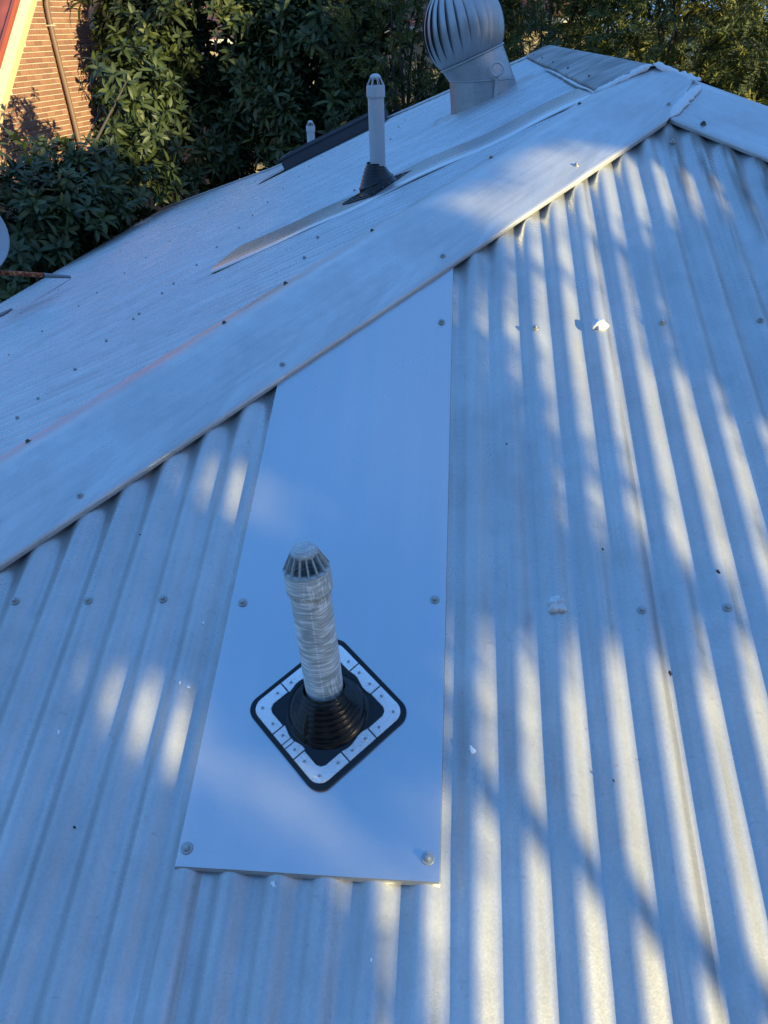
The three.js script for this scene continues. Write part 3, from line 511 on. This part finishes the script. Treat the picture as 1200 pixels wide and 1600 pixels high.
// ------------------------------------------------------------------ lattice fence between the houses
{
  const t = thing('lattice_fence', 'white lattice fence panel in the shade below the eave', 'fence', [-6.75, GY, -4.6]); t.rotation.y = Math.PI / 2;
  const m = new THREE.MeshStandardMaterial({ color: rgb(0.78, 0.78, 0.76), roughness: 0.7 });
  const g1 = box(0.022, 1.15, 0.008), L = 3.4;
  for (let k = 0; k < 30; k++) for (const s of [-1, 1]) { const q = part('slat', g1, m, t); q.position.set(-L / 2 + 0.35 + k * (L - 0.7) / 29, 2.05, s * 0.006); q.rotation.z = s * 0.785; }
  for (const y of [1.6, 2.5]) part('rail', box(L, 0.05, 0.04, 0, y, 0), m, t);
  const dkw = new THREE.MeshStandardMaterial({ color: rgb(0.09, 0.075, 0.065), roughness: 0.9, map: rep(metalTex, 1, 1) });
  for (let k = 0; k < 22; k++) part('paling', box(0.148, 1.55, 0.02, -L / 2 + 0.08 + k * 0.154, 0.785, 0), dkw, t);
  for (const x of [-1.72, 0, 1.72]) part('post', box(0.09, 2.6, 0.09, x, 1.3, -0.07), dkw, t);
}

// ------------------------------------------------------------------ foliage
function leafGeo(len, wid, droop, fold, nseg = 4) {                 // blade along +x, folded on its midrib
  const P = [], I = [], U = [];
  for (let j = 0; j <= nseg; j++) {
    const t = j / nseg, w = wid * Math.pow(Math.sin(Math.PI * Math.min(1, 0.06 + t * 0.93)), 0.75) * (0.6 + 0.55 * t) * 0.5, x = len * t, y = -droop * len * t * t;
    P.push(x, y + fold * w, -w, x, y, 0, x, y + fold * w, w); U.push(0, t, 0.5, t, 1, t);
  }
  for (let j = 0; j < nseg; j++) for (let k = 0; k < 2; k++) { const a = j * 3 + k, b = a + 1, c = a + 3, d = c + 1; I.push(a, b, c, b, d, c); }
  const g = new THREE.BufferGeometry(); g.setAttribute('position', new THREE.Float32BufferAttribute(P, 3)); g.setAttribute('uv', new THREE.Float32BufferAttribute(U, 2)); g.setIndex(I); g.computeVertexNormals(); return g;
}
function rosette(n, len, wid) {
  const out = [];
  for (let k = 0; k < n; k++) {
    const t = k / n, el = 1.05 - 1.5 * t + rr(-0.2, 0.2), g = leafGeo(len * rr(0.75, 1.1) * (0.7 + 0.4 * t), wid * rr(0.85, 1.1), rr(0.15, 0.5), 0.3, 4);
    g.rotateX(rr(-0.4, 0.4)); g.rotateZ(el); g.rotateY(k * 2.4 + rr(-0.3, 0.3)); g.translate(0, -0.05 * t, 0); out.push(g);
  }
  return merge(out);
}
function spray(n, len, leafLen, leafWid) {                            // a twig set with fine narrow leaves
  const out = [];
  for (let k = 0; k < n; k++) {
    const t = 0.08 + 0.92 * k / n, s = k % 2 ? 1 : -1, L = leafLen * rr(0.7, 1.15) * (1.1 - 0.45 * t), w = leafWid * rr(0.8, 1.2), g = new THREE.BufferGeometry();
    const q = [0, 0, 0, L * 0.45, 0.004, -w, L, -0.012, 0, L * 0.45, 0.004, w];
    g.setAttribute('position', new THREE.Float32BufferAttribute(q, 3)); g.setAttribute('uv', new THREE.Float32BufferAttribute([0, 0, 0, 1, 1, 1, 1, 0], 2)); g.setIndex([0, 2, 1, 0, 3, 2]); g.computeVertexNormals();
    g.rotateX(rr(-0.9, 0.9)); g.rotateZ(rr(-0.5, 0.5)); g.rotateY(s * rr(0.5, 1.1)); g.translate(len * t, -0.25 * len * t * t, 0); out.push(g);
  }
  return merge(out);
}
const leafTex = tex(64, 128, true, (u, v) => { const mid = Math.abs(u - 0.5) < 0.05 ? 0.18 : 0, vein = 0.06 * Math.sin((v * 11 + Math.abs(u - 0.5) * 6) * 6.283), n = 0.12 * (vnoise(u * 8, v * 16, 8, 16, 181) - 0.5), c = 0.82 + mid + vein + n; return [c, c, c * 0.95]; });
const leafMats = [[0.055, 0.078, 0.026], [0.070, 0.095, 0.03], [0.045, 0.066, 0.025], [0.09, 0.11, 0.03]].map(c => new THREE.MeshPhysicalMaterial({ color: rgb(...c), map: leafTex, roughness: 0.5, specularIntensity: 0.6, side: THREE.DoubleSide }));
const yellowLeaf = new THREE.MeshPhysicalMaterial({ color: rgb(0.30, 0.20, 0.04), map: leafTex, roughness: 0.5, side: THREE.DoubleSide });
const fineMat = new THREE.MeshPhysicalMaterial({ color: rgb(1, 1, 1), roughness: 0.65, specularIntensity: 0.6, side: THREE.DoubleSide, transmission: 0.35, thickness: 0 });
const barkMat = new THREE.MeshStandardMaterial({ color: rgb(0.1, 0.085, 0.07), roughness: 0.95, map: rep(metalTex, 2, 2) });
const rosettes = [rosette(10, 0.22, 0.068), rosette(9, 0.25, 0.074), rosette(11, 0.19, 0.06)];
const fading = rosette(2, 0.2, 0.062);
const sprays = [spray(26, 0.42, 0.13, 0.011), spray(30, 0.5, 0.15, 0.012)];
const shadeSprig = [rosette(9, 0.15, 0.06), rosette(11, 0.17, 0.065)];
const up0 = V(0, 1, 0);
function crownPoint(e, shell) {                                       // e: [x, y, z, rx, ry, rz]
  let d; do { d = V(rr(-1, 1), rr(-1, 1), rr(-1, 1)); } while (d.lengthSq() > 1 || d.lengthSq() < 0.01);
  const n = d.clone().normalize(), bump = 0.72 + 0.5 * vnoise(n.x * 2.6 + e[0] + 20, n.y * 2.6 + n.z * 1.7 + 20, 999, 999, 191);
  const r = Math.pow(d.length(), shell) * bump;
  return { p: V(e[0] + n.x * r * e[3], e[1] + n.y * r * e[4], e[2] + n.z * r * e[5]), n, r };
}
function limbs(t, base, targets, r0) {
  const trunkTop = V(base.x * 0 + rr(-0.15, 0.15), targets.h, rr(-0.15, 0.15));
  part('trunk', tube([V(0, 0, 0), V(rr(-0.1, 0.1), targets.h * 0.4, rr(-0.1, 0.1)), trunkTop], r0, r0 * 0.6, 10, 9), barkMat, t);
  for (const q of targets.list) part('limb', tube([trunkTop.clone().multiplyScalar(rr(0.75, 1)), trunkTop.clone().lerp(q, 0.5).add(V(rr(-0.15, 0.15), rr(0, 0.25), rr(-0.15, 0.15))), q], r0 * 0.42, 0.012, 7, 6), barkMat, t);
}
function leafyTree(label, base, ells, count, nParts, reject, group, size = 1, thin = 0.3) {
  const t = thing('broadleaf_tree', label, 'tree', [base[0], GY, base[2]], group);
  const b = V(base[0], GY, base[2]), tot = ells.reduce((s, e) => s + e[3] * e[4] + e[4] * e[5] + e[3] * e[5], 0), pts = [];
  for (const e of ells) { const n = Math.round(count * (e[3] * e[4] + e[4] * e[5] + e[3] * e[5]) / tot); for (let i = 0; i < n; i++) { const c = crownPoint(e, 0.42), o = rnd() < 0.16 ? rr(1.1, 1.38) : 1; c.p.set(e[0] + (c.p.x - e[0]) * o, e[1] + (c.p.y - e[1]) * o, e[2] + (c.p.z - e[2]) * o); if (reject && reject(c.p)) continue; if (vnoise(c.p.x * 1.5 + 40, c.p.y * 1.5 + c.p.z * 1.1 + 40, 999, 999, 193) < thin) continue; pts.push(c); } }
  limbs(t, V(0, 0, 0), { h: base[1], list: Array.from({ length: 12 }, () => pts[Math.floor(rnd() * pts.length)].p.clone().sub(b)) }, 0.11);
  const M = new THREE.Matrix4(), Q = new THREE.Quaternion(), q2 = new THREE.Quaternion(), eye = camera.position;
  const scored = pts.map(c => ({ ...c, s: c.p.distanceTo(eye) - c.n.dot(eye.clone().sub(c.p).normalize()) * 1.2 })).sort((a, b2) => a.s - b2.s);
  const place = c => { const d = c.n.clone().multiplyScalar(0.8).add(up0.clone().multiplyScalar(0.55)).add(V(rr(-0.4, 0.4), rr(-0.4, 0.4), rr(-0.4, 0.4))).normalize(); Q.setFromUnitVectors(up0, d); q2.setFromAxisAngle(up0, rnd() * 6.28); return Q.clone().multiply(q2); };
  const inst = rosettes.map(() => []);
  scored.forEach((c, i) => {
    const yl = i < nParts && rnd() < 0.02, k = Math.floor(rnd() * 3), q = place(c), s = size * rr(0.75, 1.2), p = c.p.clone().sub(b);
    if (i < nParts) { const m = part('leaf_cluster', yl ? fading : rosettes[k], yl ? yellowLeaf : leafMats[Math.floor(rnd() * 4)], t); m.position.copy(p); m.quaternion.copy(q); m.scale.setScalar(s); }
    else inst[k].push(M.compose(p, q, V(s, s, s)).clone());
  });
  inst.forEach((l, k) => { if (!l.length) return; const im = new THREE.InstancedMesh(rosettes[k], leafMats[k], l.length); l.forEach((m, i) => im.setMatrixAt(i, m)); im.name = 'crown'; im.userData.kind = 'stuff'; im.castShadow = im.receiveShadow = true; t.add(im); });
  return t;
}
function fineTree(label, base, ells, count, cols, geos, group, reject, mat = fineMat, scale = [0.8, 1.3], shell = 0.5, limbOk = null) {
  const t = thing('feathery_tree', label, 'tree', [base[0], GY, base[2]], group), b = V(base[0], GY, base[2]);
  const tot = ells.reduce((s, e) => s + e[3] * e[4] + e[4] * e[5] + e[3] * e[5], 0), pts = [];
  for (const e of ells) { const n = Math.round(count * (e[3] * e[4] + e[4] * e[5] + e[3] * e[5]) / tot); for (let i = 0; i < n; i++) { const c = crownPoint(e, shell); if (reject && reject(c.p)) continue; pts.push(c); } }
  const ends = limbOk ? pts.filter(c => limbOk(c.p)) : pts;
  limbs(t, V(0, 0, 0), { h: base[1], list: Array.from({ length: 10 }, () => ends[Math.floor(rnd() * ends.length)].p.clone().sub(b)) }, 0.1);
  const M = new THREE.Matrix4();
  geos.forEach((g, k) => {
    const mine = pts.filter((_, i) => i % geos.length === k), im = new THREE.InstancedMesh(g, mat, mine.length), c0 = new THREE.Color();
    mine.forEach((c, i) => {
      const d = c.n.clone().add(V(rr(-0.7, 0.7), rr(-0.5, 0.7), rr(-0.7, 0.7))).normalize(), q = new THREE.Quaternion().setFromUnitVectors(V(1, 0, 0), d).multiply(new THREE.Quaternion().setFromAxisAngle(V(1, 0, 0), rnd() * 6.28)), s = rr(...scale);
      im.setMatrixAt(i, M.compose(c.p.clone().sub(b), q, V(s, s, s)));
      const a = cols[Math.floor(rnd() * cols.length)], v = rr(0.75, 1.25); im.setColorAt(i, c0.setRGB(a[0] * v, a[1] * v, a[2] * v));
    });
    im.name = 'crown'; im.userData.kind = 'stuff'; im.castShadow = im.receiveShadow = true; t.add(im);
  });
  return t;
}
const clear = p => p.x > -EA - 0.35 && p.x < EA + 0.3 && p.z > -LR - EA - 0.3 && p.z < EA && p.y < 0.3 - tt * Math.max(Math.abs(p.x), p.z, -LR - p.z);      // keep leaves off the house
// loquat-like trees along the eave and behind the far end
leafyTree('low broadleaf hedge tree between the eave and the brick wall', [-7.3, 1.6, -7.6], [[-6.21, -1.61, -6.73, 1.1, 0.75, 1.2], [-5.95, -1.55, -8.35, 1.1, 0.75, 1.1], [-5.5, -0.5, -9.4, 0.5, 0.8, 0.75], [-6.21, -2.09, -6.27, 1.3, 1.0, 1.6], [-5.85, -2.09, -9.84, 1.0, 1.0, 1.0], [-6.04, -2.24, -7.50, 1.2, 1.0, 1.3]], 1700, 290, clear);
leafyTree('tall dark broadleaf tree in front of the brick gable', [-5.6, 2.6, -14.6], [[-6.62, 0.01, -13.80, 1.15, 1.35, 1.0], [-5.22, 0.46, -13.82, 1.5, 1.4, 1.2], [-5.96, -1.29, -13.12, 1.3, 1.1, 1.0], [-4.18, -0.74, -13.43, 1.5, 1.3, 1.1], [-5.38, 1.48, -14.14, 1.6, 1.2, 1.2], [-7.40, -0.83, -13.80, 0.6, 0.55, 0.5]], 2500, 290, clear, null, 1.2, 0.36);
leafyTree('dense dark broadleaf tree beyond the far corner of the roof', [-3.6, 2.6, -13.6], [[-3.28, -0.04, -13.21, 1.3, 1.4, 1.1], [-3.31, -1.27, -12.33, 1.2, 0.9, 1.0], [-3.06, 1.12, -13.63, 1.3, 1.2, 1.1]], 1400, 290, clear, null, 1.15, 0.36);
const greens = [[0.10, 0.12, 0.024], [0.075, 0.10, 0.022], [0.125, 0.14, 0.022], [0.055, 0.08, 0.02]];
const olive = [[0.16, 0.165, 0.025], [0.2, 0.19, 0.03], [0.09, 0.115, 0.022], [0.06, 0.085, 0.022]];
fineTree('thin feathery tree behind the tall white vent pipe', [-1.7, 3.0, -12.8], [[-1.8, 0.1, -12.4, 1.2, 1.5, 1.0], [-1.4, -1.6, -12.6, 1.2, 1.0, 0.9], [-0.9, 1.2, -12.8, 1.3, 1.1, 1.0]], 950, greens, sprays, 'feathery trees behind the roof', clear);
fineTree('feathery tree rising straight behind the round ventilator', [0.6, 3.0, -12.2], [[0.5, 0.1, -11.9, 1.3, 1.3, 1.1], [0.6, -1.5, -11.9, 1.3, 1.0, 1.0], [0.4, 1.5, -12.4, 1.4, 1.1, 1.1]], 1200, greens, sprays, 'feathery trees behind the roof', clear);
fineTree('olive green feathery tree beyond the ridge', [2.5, 3.0, -12.0], [[2.3, 0.0, -11.6, 1.2, 1.2, 1.1], [2.6, -1.4, -11.6, 1.2, 1.0, 1.0], [2.4, 1.4, -12.2, 1.3, 1.1, 1.1]], 1250, olive, sprays, 'feathery trees behind the roof', clear);
fineTree('yellow green feathery tree beyond the hip end of the ridge', [4.5, 3.0, -11.4], [[4.2, 0.0, -11.2, 1.3, 1.2, 1.1], [4.4, -1.5, -10.8, 1.1, 1.1, 1.0], [4.6, 1.3, -11.6, 1.3, 1.1, 1.1], [3.6, -2.6, -10.8, 1.2, 0.9, 0.9]], 1400, olive, sprays, 'feathery trees behind the roof', clear);
fineTree('taller tree standing in the back row of the garden', [2.2, 3.4, -17], [[1.8, 1.0, -16.6, 2.4, 2.0, 1.2], [6.5, 0.2, -15.2, 2.0, 2.6, 1.4]], 900, olive, [sprays[1]], null, null, fineMat, [1.4, 2.2]);

// ------------------------------------------------------------------ paling fence at the end of the garden
{
  const t = thing('paling_fence', 'weathered brown paling fence at the end of the garden', 'fence', [0, GY, -21]);
  const ms = [[0.26, 0.2, 0.14], [0.22, 0.165, 0.12], [0.3, 0.24, 0.17]].map(c => new THREE.MeshStandardMaterial({ color: rgb(...c), roughness: 0.9, map: rep(metalTex, 1, 0.5) })), g = box(0.145, 2.0, 0.02);
  for (let k = 0; k < 150; k++) { const q = part('paling', g, ms[Math.floor(rnd() * 3)], t); q.position.set(3.2 + k * 0.15, 1.02 + rr(-0.02, 0.02), rr(-0.004, 0.004)); }
  for (const y of [0.5, 1.6]) part('rail', box(22.6, 0.09, 0.04, 14.4, y, -0.036), ms[1], t);
}

// ------------------------------------------------------------------ pale house glimpsed through the trees
{
  const t = thing('rendered_house', 'pale rendered house glimpsed through the gaps in the trees', 'house', [-3.6, GY, -20.5]);
  const wm = new THREE.MeshStandardMaterial({ color: rgb(0.66, 0.56, 0.42), roughness: 0.9, map: rep(metalTex, 0.4, 0.4) }), rm = new THREE.MeshStandardMaterial({ color: rgb(0.3, 0.12, 0.08), roughness: 0.9, map: rep(metalTex, 0.5, 0.5) }), tm = new THREE.MeshStandardMaterial({ color: rgb(0.7, 0.68, 0.62), roughness: 0.6 });
  part('wall', box(12, 5.0, 0.25, 0, 2.5, 0), wm, t); part('wall', box(0.25, 5.0, 5.7, -5.9, 2.5, -3), wm, t); part('wall', box(0.25, 5.0, 5.7, 5.9, 2.5, -3), wm, t);
  const r = part('roof', box(12.8, 0.15, 4.2), rm, t); r.position.set(0, 6.05, -1.4); r.rotation.x = 0.55;
  part('gutter', box(12.9, 0.12, 0.12, 0, 4.98, 0.45), tm, t);
  for (const x of [-3.6, 0.2, 3.8]) { const w = part('window', box(1.3, 1.5, 0.06, x, 2.9, 0.14), tm, t); part('pane', box(1.1, 1.3, 0.02, x, 2.9, 0.172), new THREE.MeshPhysicalMaterial({ color: rgb(0.04, 0.045, 0.05), roughness: 0.1 }), w); }
}

// ------------------------------------------------------------------ the trees towards the sun whose leaves dapple the roof
const SU = V(0.571, 0, -0.821).normalize(), SV = V(0, 0, 0).crossVectors(SUN, SU).normalize(); if (SV.y < 0) SV.negate();
const gaps = [[-2.52, -0.92, 0.02, 0.05], [-2.07, -0.68, 0.04, 0.02], [-1.25, -0.54, 0.07, 0.045], [-1.32, -0.65, 0.075, 0.05], [-1.39, -0.735, 0.08, 0.05], [-1.49, -0.815, 0.08, 0.045], [-1.6, -0.84, 0.07, 0.035], [-0.98, -0.25, 0.1, 0.02], [-0.68, -0.22, 0.14, 0.035], [-0.62, -0.33, 0.1, 0.035], [-0.85, -0.36, 0.06, 0.025], [-1.06, -0.46, 0.03, 0.02]];
const open = (p, m = 0) => {
  const u = p.dot(SU), v = p.dot(SV);
  for (const [a, b, ra, rb] of gaps) { const x = (u - a) / (ra + m), y = (v - b) / (rb + m); if (x * x + y * y < 1) return true; }
  if (u > -2.64 && u < -2.4 && v < -0.76 && rnd() < 0.62) return true;
  return v < -0.945 - 0.3 * (u + 2.09) + m && u > -2.41 + 1.6 * (v + 1.11) - m && u < 1;
};
const shadeMat = new THREE.MeshPhysicalMaterial({ color: rgb(1, 1, 1), map: leafTex, roughness: 0.5, side: THREE.DoubleSide });
{
  const at = (u, v, d) => V(0, 0, 0).addScaledVector(SU, u).addScaledVector(SV, v).addScaledVector(SUN, d);
  const es = [[-3.4, -0.3, 7.6, 1.3, 0.9, 1.0], [-2.1, 0.0, 8.0, 1.4, 1.0, 1.0], [-0.6, 0.35, 7.8, 1.5, 0.95, 1.0], [0.7, 0.4, 8.0, 1.3, 0.9, 1.0], [-2.3, -0.5, 7.6, 1.0, 0.6, 0.8], [-1.2, -0.3, 8.2, 1.1, 0.6, 0.8], [-0.3, 0.0, 7.6, 1.0, 0.5, 0.8], [-3.1, -1.0, 7.8, 0.75, 0.7, 0.7], [2.2, 0.25, 9.2, 1.2, 0.75, 1.0], [3.3, 0.3, 9.6, 1.1, 0.8, 1.0], [-2.8, -1.1, 7.6, 0.5, 0.45, 0.5], [-2.72, -0.85, 7.8, 0.4, 0.35, 0.5]].map(([u, v, d, a, b, c]) => { const p = at(u, v, d); return [p.x, p.y, p.z, a, b, c]; });
  const p = at(-3.5, -1, 8.2);
  fineTree('broad leafy tree beside the house casting dappled shade on the roof', [p.x, 3.4, p.z], es, 13000, greens, shadeSprig, 'trees beside the house', q => open(q, 0.085), shadeMat, [0.55, 0.85], 0.62, q => q.dot(SU) < -2.75);
  const st1 = part(numbered('sapling'), tube([at(-2.25, -5.9, 6.6), at(-2.245, -3, 6.5), at(-2.245, -0.4, 6.4)].map(q => { if (q.y < GY) q.y = GY; return q; }), 0.036, 0.03, 14, 8), barkMat, scene); st1.userData = { label: 'thin bare stem of a young tree beside the house', category: 'tree' };
}
fineTree('leafy tree beside the house throwing shade over the back garden', [11.5, 5.0, -3.5], [[11.2, 1.4, -2.2, 2.0, 2.6, 1.7], [11.8, 2.5, -1.8, 2.0, 2.0, 1.5], [11.2, 2.0, 0.6, 1.4, 1.5, 1.2]], 1500, greens, shadeSprig, 'trees beside the house', null, shadeMat, [1.3, 2.2], 0.6);
fineTree('spreading leafy tree in the yard facing the hip end', [-2.8, 4.0, 9.4], [[-3.4, 1.4, 9.2, 2.6, 2.4, 1.7], [-1.4, 2.4, 9.8, 2.0, 1.8, 1.5]], 1500, greens, shadeSprig, 'trees in the yard facing the hip end', null, shadeMat, [1.4, 2.3], 0.6);
fineTree('rounded leafy tree in the yard near the corner of the house', [2.4, 4.0, 9.8], [[1.8, 1.3, 9.6, 2.4, 2.4, 1.7], [3.6, 2.0, 10.0, 1.8, 1.8, 1.4]], 1400, greens, shadeSprig, 'trees in the yard facing the hip end', null, shadeMat, [1.4, 2.3], 0.6);
renderer.render(scene, camera);
